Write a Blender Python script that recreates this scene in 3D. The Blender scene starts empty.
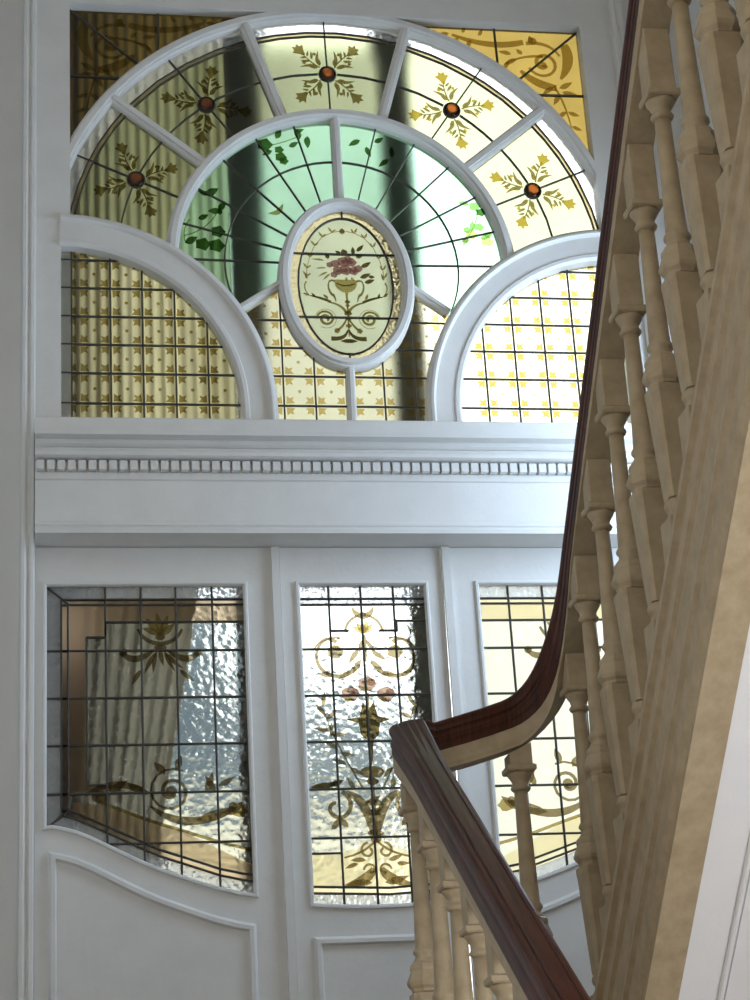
import bpy, bmesh, math, random
from mathutils import Vector, Matrix
random.seed(7)
PI = math.pi
SC = bpy.context.scene
COL = SC.collection
Z0 = 4.909            # height of the arch centre above the hall floor
LAND = 1.70           # height of the landing in front of the glazed doors

# ------------------------------------------------------------------ materials
def nodes(name):
    m = bpy.data.materials.new(name); m.use_nodes = True
    nt = m.node_tree; nt.nodes.clear()
    out = nt.nodes.new('ShaderNodeOutputMaterial')
    return m, nt, out
def N(nt, t, **kw):
    n = nt.nodes.new(t)
    for k, v in kw.items():
        if k in n.inputs: n.inputs[k].default_value = v
        else: setattr(n, k, v)
    return n
def rgba(c): return (c[0], c[1], c[2], 1)

def paint_mat(name, col, rough=.45, var=.08, grime=None, scale=9, bump=.06):
    """old gloss paint: slight mottling and brush unevenness"""
    m, nt, out = nodes(name)
    tc = N(nt, 'ShaderNodeTexCoord')
    ns = N(nt, 'ShaderNodeTexNoise', Scale=scale, Detail=5.0, Roughness=.6)
    nt.links.new(tc.outputs['Object'], ns.inputs['Vector'])
    rp = N(nt, 'ShaderNodeValToRGB')
    g = grime or tuple(c*(1-var*2) for c in col)
    rp.color_ramp.elements[0].position = .3; rp.color_ramp.elements[0].color = rgba(g)
    rp.color_ramp.elements[1].position = .62; rp.color_ramp.elements[1].color = rgba(col)
    nt.links.new(ns.outputs['Fac'], rp.inputs['Fac'])
    b = N(nt, 'ShaderNodeBsdfPrincipled', Roughness=rough)
    nt.links.new(rp.outputs['Color'], b.inputs['Base Color'])
    n2 = N(nt, 'ShaderNodeTexNoise', Scale=70.0, Detail=3.0)
    nt.links.new(tc.outputs['Object'], n2.inputs['Vector'])
    bp = N(nt, 'ShaderNodeBump', Strength=bump, Distance=.01)
    nt.links.new(n2.outputs['Fac'], bp.inputs['Height']); nt.links.new(bp.outputs['Normal'], b.inputs['Normal'])
    nt.links.new(b.outputs[0], out.inputs[0])
    return m

def wood_mat(name, c0, c1, rough=.3):
    m, nt, out = nodes(name)
    tc = N(nt, 'ShaderNodeTexCoord')
    mp = N(nt, 'ShaderNodeMapping'); mp.inputs['Scale'].default_value = (30, 3, 3)
    nt.links.new(tc.outputs['Object'], mp.inputs['Vector'])
    ns = N(nt, 'ShaderNodeTexNoise', Scale=4.0, Detail=8.0, Roughness=.65, Distortion=.6)
    nt.links.new(mp.outputs[0], ns.inputs['Vector'])
    rp = N(nt, 'ShaderNodeValToRGB')
    rp.color_ramp.elements[0].position = .3; rp.color_ramp.elements[0].color = rgba(c0)
    rp.color_ramp.elements[1].position = .7; rp.color_ramp.elements[1].color = rgba(c1)
    nt.links.new(ns.outputs['Fac'], rp.inputs['Fac'])
    b = N(nt, 'ShaderNodeBsdfPrincipled', Roughness=rough)
    b.inputs['Specular IOR Level'].default_value = .2
    nt.links.new(rp.outputs['Color'], b.inputs['Base Color'])
    bp = N(nt, 'ShaderNodeBump', Strength=.12, Distance=.004)
    nt.links.new(ns.outputs['Fac'], bp.inputs['Height']); nt.links.new(bp.outputs['Normal'], b.inputs['Normal'])
    nt.links.new(b.outputs[0], out.inputs[0])
    return m

def glass_mat(name, col, rough=.25, bump=0., bscale=30., var=0., ior=1.45, frost=0.):
    """tinted sheet glass; the tint is applied at both faces of the slab"""
    c = tuple(math.sqrt(x) for x in col)
    m, nt, out = nodes(name)
    tc = N(nt, 'ShaderNodeTexCoord')
    rf = N(nt, 'ShaderNodeBsdfRefraction', Roughness=rough, IOR=ior)
    rf.inputs['Color'].default_value = rgba(c)
    gl = N(nt, 'ShaderNodeBsdfGlossy', Roughness=max(.05, rough*.5))
    gl.inputs['Color'].default_value = (1, 1, 1, 1)
    fr = N(nt, 'ShaderNodeFresnel', IOR=1.45)
    mx = N(nt, 'ShaderNodeMixShader')
    if var:
        ns = N(nt, 'ShaderNodeTexNoise', Scale=5.0, Detail=4.0)
        nt.links.new(tc.outputs['Object'], ns.inputs['Vector'])
        rp = N(nt, 'ShaderNodeValToRGB')
        rp.color_ramp.elements[0].position = .3; rp.color_ramp.elements[0].color = rgba(tuple(x*(1-var) for x in c))
        rp.color_ramp.elements[1].position = .7; rp.color_ramp.elements[1].color = rgba(c)
        nt.links.new(ns.outputs['Fac'], rp.inputs['Fac']); nt.links.new(rp.outputs['Color'], rf.inputs['Color'])
    if bump:
        vo = N(nt, 'ShaderNodeTexVoronoi', Scale=bscale); vo.feature = 'SMOOTH_F1'
        n2 = N(nt, 'ShaderNodeTexNoise', Scale=bscale*.35, Detail=2.0)
        ad = N(nt, 'ShaderNodeMath', operation='ADD')
        nt.links.new(tc.outputs['Object'], vo.inputs['Vector']); nt.links.new(tc.outputs['Object'], n2.inputs['Vector'])
        nt.links.new(vo.outputs['Distance'], ad.inputs[0]); nt.links.new(n2.outputs['Fac'], ad.inputs[1])
        bp = N(nt, 'ShaderNodeBump', Strength=bump, Distance=.02)
        nt.links.new(ad.outputs[0], bp.inputs['Height'])
        for x in (rf, gl, fr): nt.links.new(bp.outputs['Normal'], x.inputs['Normal'])
    nt.links.new(fr.outputs[0], mx.inputs[0]); nt.links.new(rf.outputs[0], mx.inputs[1]); nt.links.new(gl.outputs[0], mx.inputs[2])
    last = mx
    if frost:
        df = N(nt, 'ShaderNodeBsdfDiffuse'); df.inputs['Color'].default_value = (.8, .82, .82, 1)
        m2 = N(nt, 'ShaderNodeMixShader', Fac=frost)
        nt.links.new(mx.outputs[0], m2.inputs[1]); nt.links.new(df.outputs[0], m2.inputs[2]); last = m2
    nt.links.new(last.outputs[0], out.inputs[0])
    return m

def stain_mat(name, col, opaque=.12):
    """fired glass paint: lets coloured light through"""
    c = tuple(math.sqrt(x) for x in col)
    m, nt, out = nodes(name)
    tr = N(nt, 'ShaderNodeBsdfTransparent'); tr.inputs['Color'].default_value = rgba(c)
    df = N(nt, 'ShaderNodeBsdfDiffuse'); df.inputs['Color'].default_value = rgba(tuple(x*.6 for x in col))
    mx = N(nt, 'ShaderNodeMixShader', Fac=opaque)
    nt.links.new(tr.outputs[0], mx.inputs[1]); nt.links.new(df.outputs[0], mx.inputs[2])
    nt.links.new(mx.outputs[0], out.inputs[0])
    return m

def cloth_mat(name, col, trans=.6, sheer=0.):
    m, nt, out = nodes(name)
    df = N(nt, 'ShaderNodeBsdfDiffuse'); df.inputs['Color'].default_value = rgba(col)
    tl = N(nt, 'ShaderNodeBsdfTranslucent'); tl.inputs['Color'].default_value = rgba(col)
    mx = N(nt, 'ShaderNodeMixShader', Fac=trans)
    nt.links.new(df.outputs[0], mx.inputs[1]); nt.links.new(tl.outputs[0], mx.inputs[2])
    last = mx
    if sheer:
        tr = N(nt, 'ShaderNodeBsdfTransparent')
        m2 = N(nt, 'ShaderNodeMixShader', Fac=sheer)
        nt.links.new(mx.outputs[0], m2.inputs[1]); nt.links.new(tr.outputs[0], m2.inputs[2]); last = m2
    nt.links.new(last.outputs[0], out.inputs[0])
    return m

M = dict(
    white=paint_mat('white_gloss_paint', (.80, .785, .745), .42, .03),
    wallp=paint_mat('white_wall_paint', (.78, .765, .73), .8, .03, scale=4),
    cream=paint_mat('cream_stair_paint', (.44, .35, .222), .5, .06, grime=(.345, .268, .16), scale=26, bump=.12),
    soffit=paint_mat('soffit_paint', (.80, .80, .80), .7, .02),
    wood=wood_mat('dark_handrail_wood', (.022, .0075, .0045), (.088, .026, .013), .36),
    step=wood_mat('stair_tread_wood', (.10, .06, .035), (.18, .11, .06), .45),
    floor=wood_mat('floor_boards', (.16, .10, .06), (.26, .17, .10), .4),
    lead=paint_mat('lead_came', (.055, .052, .042), .5, .1),
    amber=glass_mat('amber_glass', (.25, .172, .042), .27, var=.12),
    ring=glass_mat('pale_straw_glass', (.47, .49, .31), .27, var=.06),
    clear=glass_mat('clear_border_glass', (.95, .96, .95), .30, bump=.25, bscale=60, frost=.18),
    pink=glass_mat('pale_pink_glass', (.88, .70, .55), .30),
    green=glass_mat('pale_green_glass', (.56, .88, .66), .27, var=.10),
    quarry=glass_mat('straw_quarry_glass', (.93, .89, .66), .27, var=.05),
    medal=glass_mat('medallion_glass', (.66, .69, .50), .27, var=.08),
    gold=glass_mat('gold_rippled_glass', (.86, .74, .45), .3, bump=.5, bscale=90),
    jewel=glass_mat('orange_jewel_glass', (.50, .13, .03), .3),
    hammer=glass_mat('hammered_door_glass', (.84, .86, .80), .20, bump=.30, bscale=50),
    hammerb=glass_mat('seedy_border_glass', (.88, .90, .90), .2, bump=.35, bscale=80, frost=.30),
    cathed=glass_mat('cream_cathedral_glass', (.94, .94, .84), .35, bump=.3, bscale=40),
    brownb=glass_mat('brown_strap_glass', (.50, .38, .26), .3),
    tanl=glass_mat('dull_pink_strap_glass', (.70, .56, .40), .3),
    tan=glass_mat('tan_strap_glass', (.92, .83, .60), .3),
    p_brown=stain_mat('brown_glass_paint', (.52, .42, .19)),
    p_soft=stain_mat('soft_gold_paint', (.60, .45, .16)),
    p_spray=stain_mat('olive_spray_paint', (.36, .29, .12)),
    p_bloom=stain_mat('gold_bloom_paint', (.62, .45, .10)),
    p_bud=stain_mat('dull_rose_paint', (.40, .27, .21)),
    p_door=stain_mat('sepia_glass_paint', (.36, .29, .17)),
    p_dark=stain_mat('dark_glass_paint', (.16, .12, .05)),
    p_gold=stain_mat('gold_glass_paint', (.80, .63, .30)),
    p_green=stain_mat('green_glass_paint', (.10, .20, .05)),
    p_lgreen=stain_mat('light_green_glass_paint', (.42, .58, .22)),
    p_rose=stain_mat('rose_glass_paint', (.46, .26, .27)),
    p_pale=stain_mat('pale_trace_paint', (.66, .60, .38)),
    post=paint_mat('dark_post_paint', (.030, .032, .026), .7, .1),
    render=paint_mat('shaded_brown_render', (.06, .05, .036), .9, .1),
    slate=paint_mat('slate_roof', (.055, .08, .10), .7, .1),
    houser=paint_mat('cream_house_render', (.62, .58, .46), .9, .05),
    ground=paint_mat('paving', (.22, .21, .19), .9, .1),
    curtain=cloth_mat('pleated_cream_cloth', (.90, .87, .68), .85),
    door_dimmer=cloth_mat('dimming_brown_cloth', (.33, .31, .245), .7),
    dimming=cloth_mat('sky_dimming_cloth', (.64, .66, .60), .85, sheer=.10),
    blind=cloth_mat('cream_blind_cloth', (.93, .92, .84), .85),
)

# ------------------------------------------------------------------ mesh builder
class MB:
    def __init__(s): s.v = []; s.f = []; s.m = []; s.sm = []; s.mats = []
    def mi(s, mat):
        if mat not in s.mats: s.mats.append(mat)
        return s.mats.index(mat)
    def add(s, vs, fs, mat, smooth=False):
        b = len(s.v); s.v += [tuple(p) for p in vs]; k = s.mi(mat)
        for f in fs: s.f.append([b+i for i in f]); s.m.append(k); s.sm.append(smooth)
    def box(s, x0, x1, y0, y1, z0, z1, mat):
        v = [(x, y, z) for x in (x0, x1) for y in (y0, y1) for z in (z0, z1)]
        s.add(v, [(0,1,3,2),(4,6,7,5),(0,4,5,1),(2,3,7,6),(0,2,6,4),(1,5,7,3)], mat)
    def prism(s, poly, y0, y1, mat):
        """polygon in the XZ plane given thickness along Y"""
        n = len(poly)
        v = [(x, y0, z) for x, z in poly] + [(x, y1, z) for x, z in poly]
        s.add(v, [list(range(n)), list(range(2*n-1, n-1, -1))] + [(i, (i+1) % n, n+(i+1) % n, n+i) for i in range(n)], mat)
    def extrude_x(s, prof, x0, x1, mat):
        """profile in the YZ plane run along X"""
        n = len(prof)
        v = [(x0, y, z) for y, z in prof] + [(x1, y, z) for y, z in prof]
        s.add(v, [list(range(n)), list(range(2*n-1, n-1, -1))] + [(i, (i+1) % n, n+(i+1) % n, n+i) for i in range(n)], mat)
    def sweep2(s, path, prof, mat, closed=False, smooth=False):
        """profile (offset to the left of travel, y) run along a path in the XZ plane, mitred"""
        n = len(path); P = [Vector(p) for p in path]; vs = []
        for i in range(n):
            if closed: a, b = P[i-1], P[(i+1) % n]
            else: a, b = P[max(i-1, 0)], P[min(i+1, n-1)]
            d1 = (P[i]-a) if (closed or i > 0) else (b-P[i])
            d2 = (b-P[i]) if (closed or i < n-1) else d1
            d1 = d1.normalized(); d2 = d2.normalized()
            n1 = Vector((-d1.y, d1.x)); n2 = Vector((-d2.y, d2.x))
            nn = (n1+n2)
            nn = nn.normalized() if nn.length > 1e-6 else n1
            k = 1/max(.4, nn.dot(n1))
            for o, y in prof:
                q = P[i]+nn*(o*k); vs.append((q.x, y, q.y))
        s._skin(vs, n, len(prof), closed, mat, smooth)
    def sweep3(s, path, prof, mat, smooth=False, drop=None):
        """profile (side, up) run along a 3D path; the section stays plumb, corners mitred in plan"""
        P = [Vector(p) for p in path]; n = len(P); vs = []
        for i in range(n):
            d1 = (P[i]-P[i-1]).normalized() if i > 0 else (P[1]-P[0]).normalized()
            d2 = (P[i+1]-P[i]).normalized() if i < n-1 else d1
            h1 = Vector((d1.x, d1.y, 0)).normalized(); h2 = Vector((d2.x, d2.y, 0)).normalized()
            s1 = Vector((h1.y, -h1.x, 0)); s2 = Vector((h2.y, -h2.x, 0))
            sd = (s1+s2).normalized(); k = 1/max(.4, sd.dot(s1))
            t = (d1+d2).normalized()
            flat = math.hypot(t.x, t.y)
            th = Vector((t.x, t.y, 0)).normalized()
            up = (Vector((0, 0, 1))*flat - th*t.z) if k < 1.1 else Vector((0, 0, 1))
            for o, u in prof:
                if drop and u < -.0605: u -= drop[i]
                vs.append(P[i]+sd*(o*k)+up*u)
        s._skin(vs, n, len(prof), False, mat, smooth)
    def _skin(s, vs, n, k, closed, mat, smooth):
        fs = []
        for i in range(n if closed else n-1):
            j = (i+1) % n
            for a in range(k):
                b = (a+1) % k
                fs.append((i*k+a, i*k+b, j*k+b, j*k+a))
        if not closed: fs += [list(range(k)), list(range((n-1)*k, n*k))]
        s.add(vs, fs, mat, smooth)
    def lathe(s, prof, seg, mat, cx=0, cy=0, smooth=True, rot=0., sx=1., sy=1.):
        """(r, z) profile turned about Z"""
        vs = []
        for r, z in prof:
            for i in range(seg):
                a = rot+2*PI*i/seg
                vs.append((cx+r*math.cos(a)*sx, cy+r*math.sin(a)*sy, z))
        fs = []
        for j in range(len(prof)-1):
            for i in range(seg):
                fs.append((j*seg+i, j*seg+(i+1) % seg, (j+1)*seg+(i+1) % seg, (j+1)*seg+i))
        fs += [list(range(seg)), list(range((len(prof)-1)*seg, len(prof)*seg))]
        s.add(vs, fs, mat, smooth)
    def sqlathe(s, prof, mat, ch=.25, top=None):
        """square section with chamfered corners; prof of (half width, z); top(y) may slope the last ring"""
        vs = []
        for j, (r, z) in enumerate(prof):
            c = r*ch
            ring = [(r, -r+c), (r, r-c), (r-c, r), (-r+c, r), (-r, r-c), (-r, -r+c), (-r+c, -r), (r-c, -r)]
            for x, y in ring:
                vs.append((x, y, z if (top is None or j < len(prof)-1) else top(x, y)))
        k = 8; fs = []
        for j in range(len(prof)-1):
            for i in range(k): fs.append((j*k+i, j*k+(i+1) % k, (j+1)*k+(i+1) % k, (j+1)*k+i))
        fs += [list(range(k)), list(range((len(prof)-1)*k, len(prof)*k))]
        s.add(vs, fs, mat)
    def build(s, name, parent=None, z0=Z0):
        me = bpy.data.meshes.new(name)
        off = Vector((0, 0, z0))
        if parent is not None:
            p = parent
            while p is not None: off -= p.location; p = p.parent
        me.from_pydata([tuple(Vector(v)+off) for v in s.v], [], s.f)
        for m in s.mats: me.materials.append(m)
        me.polygons.foreach_set('material_index', s.m)
        me.polygons.foreach_set('use_smooth', s.sm)
        bm = bmesh.new(); bm.from_mesh(me)
        bmesh.ops.recalc_face_normals(bm, faces=bm.faces)
        bm.to_mesh(me); bm.free(); me.update()
        o = bpy.data.objects.new(name, me); COL.objects.link(o)
        if parent is not None: o.parent = parent
        return o

def tag(o, label=None, cat=None, group=None, kind=None):
    if label: o['label'] = label
    if cat: o['category'] = cat
    if group: o['group'] = group
    if kind: o['kind'] = kind
    return o
def empty(name, loc, label, cat, group=None, kind=None):
    o = bpy.data.objects.new(name, None); COL.objects.link(o)
    o.location = loc; o.empty_display_size = .1
    return tag(o, label, cat, group, kind)

# ------------------------------------------------------------------ plane geometry
def arc(cx, cz, r, a0, a1, n=32, rz=None):
    rz = rz or r
    return [(cx+r*math.cos(math.radians(a0+(a1-a0)*i/n)), cz+rz*math.sin(math.radians(a0+(a1-a0)*i/n))) for i in range(n+1)]
def inside(p, poly):
    x, z = p; c = False; j = len(poly)-1
    for i in range(len(poly)):
        xi, zi = poly[i]; xj, zj = poly[j]
        if (zi > z) != (zj > z) and x < (xj-xi)*(z-zi)/(zj-zi)+xi: c = not c
        j = i
    return c
def clip(path, poly, step=.006):
    """pieces of a polyline that lie inside the polygon"""
    pts = []
    for a, b in zip(path[:-1], path[1:]):
        L = math.dist(a, b); k = max(1, int(L/step))
        pts += [(a[0]+(b[0]-a[0])*i/k, a[1]+(b[1]-a[1])*i/k) for i in range(k)]
    pts.append(path[-1])
    out, cur = [], []
    for p in pts:
        if inside(p, poly): cur.append(p)
        else:
            if len(cur) > 1: out.append(cur)
            cur = []
    if len(cur) > 1: out.append(cur)
    res = []
    for c in out:                      # thin out straight runs
        r = [c[0]]
        for i in range(1, len(c)-1):
            a, b = r[-1], c[i+1]
            d = abs((b[0]-a[0])*(c[i][1]-a[1])-(b[1]-a[1])*(c[i][0]-a[0]))/max(1e-9, math.dist(a, b))
            if d > .0004: r.append(c[i])
        r.append(c[-1]); res.append(r)
    return res
def ribbon(path, w0, w1=None, wm=None):
    """outline of a stroke tapering from w0 to w1 (wm in the middle)"""
    w1 = w0 if w1 is None else w1
    n = len(path); L, R = [], []
    for i in range(n):
        a = path[max(0, i-1)]; b = path[min(n-1, i+1)]
        d = math.hypot(b[0]-a[0], b[1]-a[1]) or 1e-6
        nx, nz = -(b[1]-a[1])/d, (b[0]-a[0])/d
        t = i/(n-1)
        w = (w0+(w1-w0)*t)
        if wm: w += (wm-(w0+w1)/2)*4*t*(1-t)
        L.append((path[i][0]+nx*w/2, path[i][1]+nz*w/2)); R.append((path[i][0]-nx*w/2, path[i][1]-nz*w/2))
    return L+R[::-1]
def curve(p0, p1, p2, n=10):
    return [((1-t)**2*p0[0]+2*t*(1-t)*p1[0]+t*t*p2[0], (1-t)**2*p0[1]+2*t*(1-t)*p1[1]+t*t*p2[1]) for t in [i/n for i in range(n+1)]]
def leaf(x, z, ang, ln, wd, bend=.15):
    a = math.radians(ang); c, s = math.cos(a), math.sin(a)
    pr = []
    for t in (0, .2, .42, .65, .85, 1): pr.append((t*ln, wd/2*math.sin(PI*min(1, t**.8))+bend*ln*t*t))
    for t in (.85, .65, .42, .2): pr.append((t*ln, -wd/2*math.sin(PI*min(1, t**.8))+bend*ln*t*t))
    return [(x+u*c-v*s, z+u*s+v*c) for u, v in pr]
def blob(x, z, rx, rz, n=10, lob=0., k=5):
    return [(x+rx*(1+lob*math.cos(k*2*PI*i/n))*math.cos(2*PI*i/n), z+rz*(1+lob*math.cos(k*2*PI*i/n))*math.sin(2*PI*i/n)) for i in range(n)]
def spiral(x, z, r0, r1, a0, turn, n=26):
    return [(x+(r0+(r1-r0)*i/n)*math.cos(math.radians(a0+turn*i/n)), z+(r0+(r1-r0)*i/n)*math.sin(math.radians(a0+turn*i/n))) for i in range(n+1)]
def place(poly, x, z, ang=0., sc=1., mir=False):
    a = math.radians(ang); c, s = math.cos(a)*sc, math.sin(a)*sc
    return [(x+(-u if mir else u)*c-v*s, z+(-u if mir else u)*s+v*c) for u, v in poly]

class Paint:
    """painted shapes laid on the face of a pane"""
    def __init__(s, mb, y, poly=None): s.mb = mb; s.y = y; s.poly = poly
    def __call__(s, poly, mat):
        if s.poly:
            cx = sum(p[0] for p in poly)/len(poly); cz = sum(p[1] for p in poly)/len(poly)
            if not inside((cx, cz), s.poly) or sum(inside(p, s.poly) for p in poly) < len(poly)*.6: return
        s.mb.prism(poly, s.y-.0014, s.y-.0006, mat)

YP = .012                       # face of the panes behind the joinery face
def pane_mb(poly, mat, y=YP, th=.004):
    mb = MB(); mb.prism(poly, y, y+th, mat); return mb
def leads(paths, poly, parent, w=.0085, y=YP, name='lead_came'):
    mb = MB()
    for p in paths:
        for c in (clip(p, poly) if poly else [p]):
            mb.sweep2(c, [(-w/2, y-.003), (-w*.25, y-.0055), (w*.25, y-.0055), (w/2, y-.003), (w/2, y+.007), (-w/2, y+.007)], M['lead'])
    return mb.build(name, parent)

# half-round glazing bar profile: width w, standing from y=b at the back to y=f in front
def bar_prof(w, f=-.022, b=.03):
    h = w/2
    return [(-h, b), (-h, f*.25), (-h*.75, f*.55), (-h*.55, f*.6), (-h*.4, f), (h*.4, f), (h*.55, f*.6), (h*.75, f*.55), (h, f*.25), (h, b)]

# ================================================================= FANLIGHT (window_1)
QX, QZ, QR = .975, -.575, .60          # centres and opening radius of the quarter-round lights
OX, OZ = .007, -.08                    # centre of the oval
def qarc(side, r, a0, a1, n=28):
    p = arc(-QX, QZ, r, a0, a1, n)
    return p if side < 0 else [(-x, z) for x, z in p]
def oval(a, b, a0, a1, n=28): return arc(OX, OZ, a, a0, a1, n, b)
def solve_t(rad, rq=.66):
    lo, hi = 20., 90.
    for _ in range(50):
        t = (lo+hi)/2; x = -QX+rq*math.cos(math.radians(t)); z = QZ+rq*math.sin(math.radians(t))
        if math.hypot(x, z) > rad: hi = t
        else: lo = t
    return t
T2 = solve_t(.595); TD = 32.
BARS = (40.2, 73.8, 108.0, 141.4)
def mirror(p, side): return p if side < 0 else [(-x, z) for x, z in p][::-1]

fan = empty('window_1', (0, 0, Z0-.6), 'arched stained glass fanlight with a floral oval medallion, set in a white frame above the doors', 'window', kind='structure')

# --- joinery
def arcframe(name, r0, r1, a0, a1, parent, f=-.042):
    mb = MB(); mb.sweep2(arc(0, 0, (r0+r1)/2, a0, a1, 64), bar_prof(r1-r0, f), M['white']); return mb.build(name, parent)
arcframe('arch_bar', 1.0, 1.047, 7, 173, fan, -.0285)
arcframe('arch_bar', .572, .617, .5, 179.5, fan, -.034)
mb = MB(); mb.sweep2(oval(.2175, .311, 0, 360, 72)[:-1], bar_prof(.042, -.04), M['white'], closed=True); mb.build('oval_frame', fan)
for a in BARS:
    c, s = math.cos(math.radians(a)), math.sin(math.radians(a))
    mb = MB(); mb.sweep2([(c*.605, s*.605), (c*1.008, s*1.008)], bar_prof(.040, -.024), M['white']); mb.build('glazing_bar', fan)
mb = MB(); mb.sweep2([(0, .225), (0, .58)], bar_prof(.032, -.022), M['white']); mb.build('glazing_bar', fan)
mb = MB(); mb.sweep2([(.001, -.61), (.003, -.382)], bar_prof(.030, -.022), M['white']); mb.build('glazing_bar', fan)
for sd in (-1, 1):
    mb = MB(); mb.sweep2([(sd*.362, -.182), (sd*.212+.004, -.074)], bar_prof(.028, -.02), M['white']); mb.build('glazing_bar', fan)

# --- painted motifs
def sprig(pt, x, z, ang, sc, pm, fm):
    """a flower spray growing from a jewel"""
    def P(poly, m): pt(place(poly, x, z, ang, sc), m)
    P(ribbon(curve((.038, 0), (.08, .010), (.125, 0)), .006, .003), pm)
    for s in (-1, 1):
        P(leaf(.044, s*.003, s*62, .030, .012, s*-.3), pm); P(leaf(.050, s*.004, s*30, .058, .013, s*.35), pm)
        P(leaf(.082, s*.004, s*55, .034, .011, s*-.2), pm); P(leaf(.100, s*.003, s*35, .024, .009, s*.3), pm)
    P([(.112, -.004), (.128, -.012), (.146, -.026), (.150, -.013), (.163, -.012), (.157, 0), (.166, .010), (.151, .012), (.148, .026), (.128, .011), (.112, .004)], fm)
    P(blob(.092, .026, .008, .006), fm); P(blob(.090, -.028, .007, .006), fm)

# --- ring of five panels
ends = [(180., BARS[3]), (BARS[3], BARS[2]), (BARS[2], BARS[1]), (BARS[1], BARS[0]), (BARS[0], 0.)]
JA = (156.1, 126.0, 91.1, 56.0, 24.3)
for k, (a1, a0) in enumerate(ends):
    def panel(ro):
        if k in (0, 4):
            sd = -1 if k == 0 else 1
            aa = BARS[3] if k == 0 else 180-BARS[0]
            p = arc(0, 0, ro, aa, 172.5, 20)
            p += qarc(-1, .66, 90, T2, 20) + arc(0, 0, .595, math.degrees(math.atan2(QZ+.66*math.sin(math.radians(T2)), -QX+.66*math.cos(math.radians(T2)))) % 360, aa, 10)
            return mirror(p, sd)
        return arc(0, 0, ro, a0, a1, 20)+arc(0, 0, .595, a1, a0, 14)
    poly = panel(.957); full = panel(1.005)
    mb = pane_mb(poly, M['ring'])
    lo, hi = (a0, a1)
    if k == 0: hi = 172.5
    if k == 4: lo = 7.5
    band = arc(0, 0, .981, lo, hi, 20)
    mb.sweep2(band, [(-.024, YP), (.024, YP), (.024, YP+.004), (-.024, YP+.004)], M['clear'])
    mb.sweep2(arc(0, 0, .948, lo, hi, 20), [(-.008, YP-.003), (.008, YP-.003), (.008, YP-.0005), (-.008, YP-.0005)], M['pink'])
    pt = Paint(mb, YP, poly)
    ja = JA[k]; jx, jz = .779*math.cos(math.radians(ja)), .779*math.sin(math.radians(ja))
    gold = k >= 3
    for d in (45, 135, 225, 315):
        sprig(pt, jx, jz, ja+d, 1.0 if k else .95, M['p_spray'], M['p_bloom'] if gold else M['p_spray'])
    pane = mb.build('ring_pane', fan)
    c, s = math.cos(math.radians(ja)), math.sin(math.radians(ja))
    lp = [arc(0, 0, .956, lo, hi, 30), arc(0, 0, .940, lo, hi, 30), [(c*.60, s*.60), (c*.745, s*.745)], [(c*.81, s*.81), (c*1.0, s*1.0)],
          arc(0, 0, .779, lo, ja-2.6, 16), arc(0, 0, .779, ja+2.6, hi, 16), arc(jx, jz, .030, 0, 360, 24)]
    leads(lp, full, pane, .0052)
    # a domed round jewel
    mb = MB(); vs = []; fs = []
    rings = [(.0275, .005), (.0275, -.002), (.024, -.006), (.017, -.010), (.008, -.012)]
    for r, y in rings:
        for i in range(20): vs.append((jx+r*math.cos(2*PI*i/20), YP+y, jz+r*math.sin(2*PI*i/20)))
    for j in range(4):
        for i in range(20): fs.append((j*20+i, j*20+(i+1) % 20, (j+1)*20+(i+1) % 20, (j+1)*20+i))
    fs += [list(range(20)), list(range(80, 100))]
    mb.add(vs, fs, M['jewel'], True); tag(mb.build('jewel', pane), 'round orange glass jewel')

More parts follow.
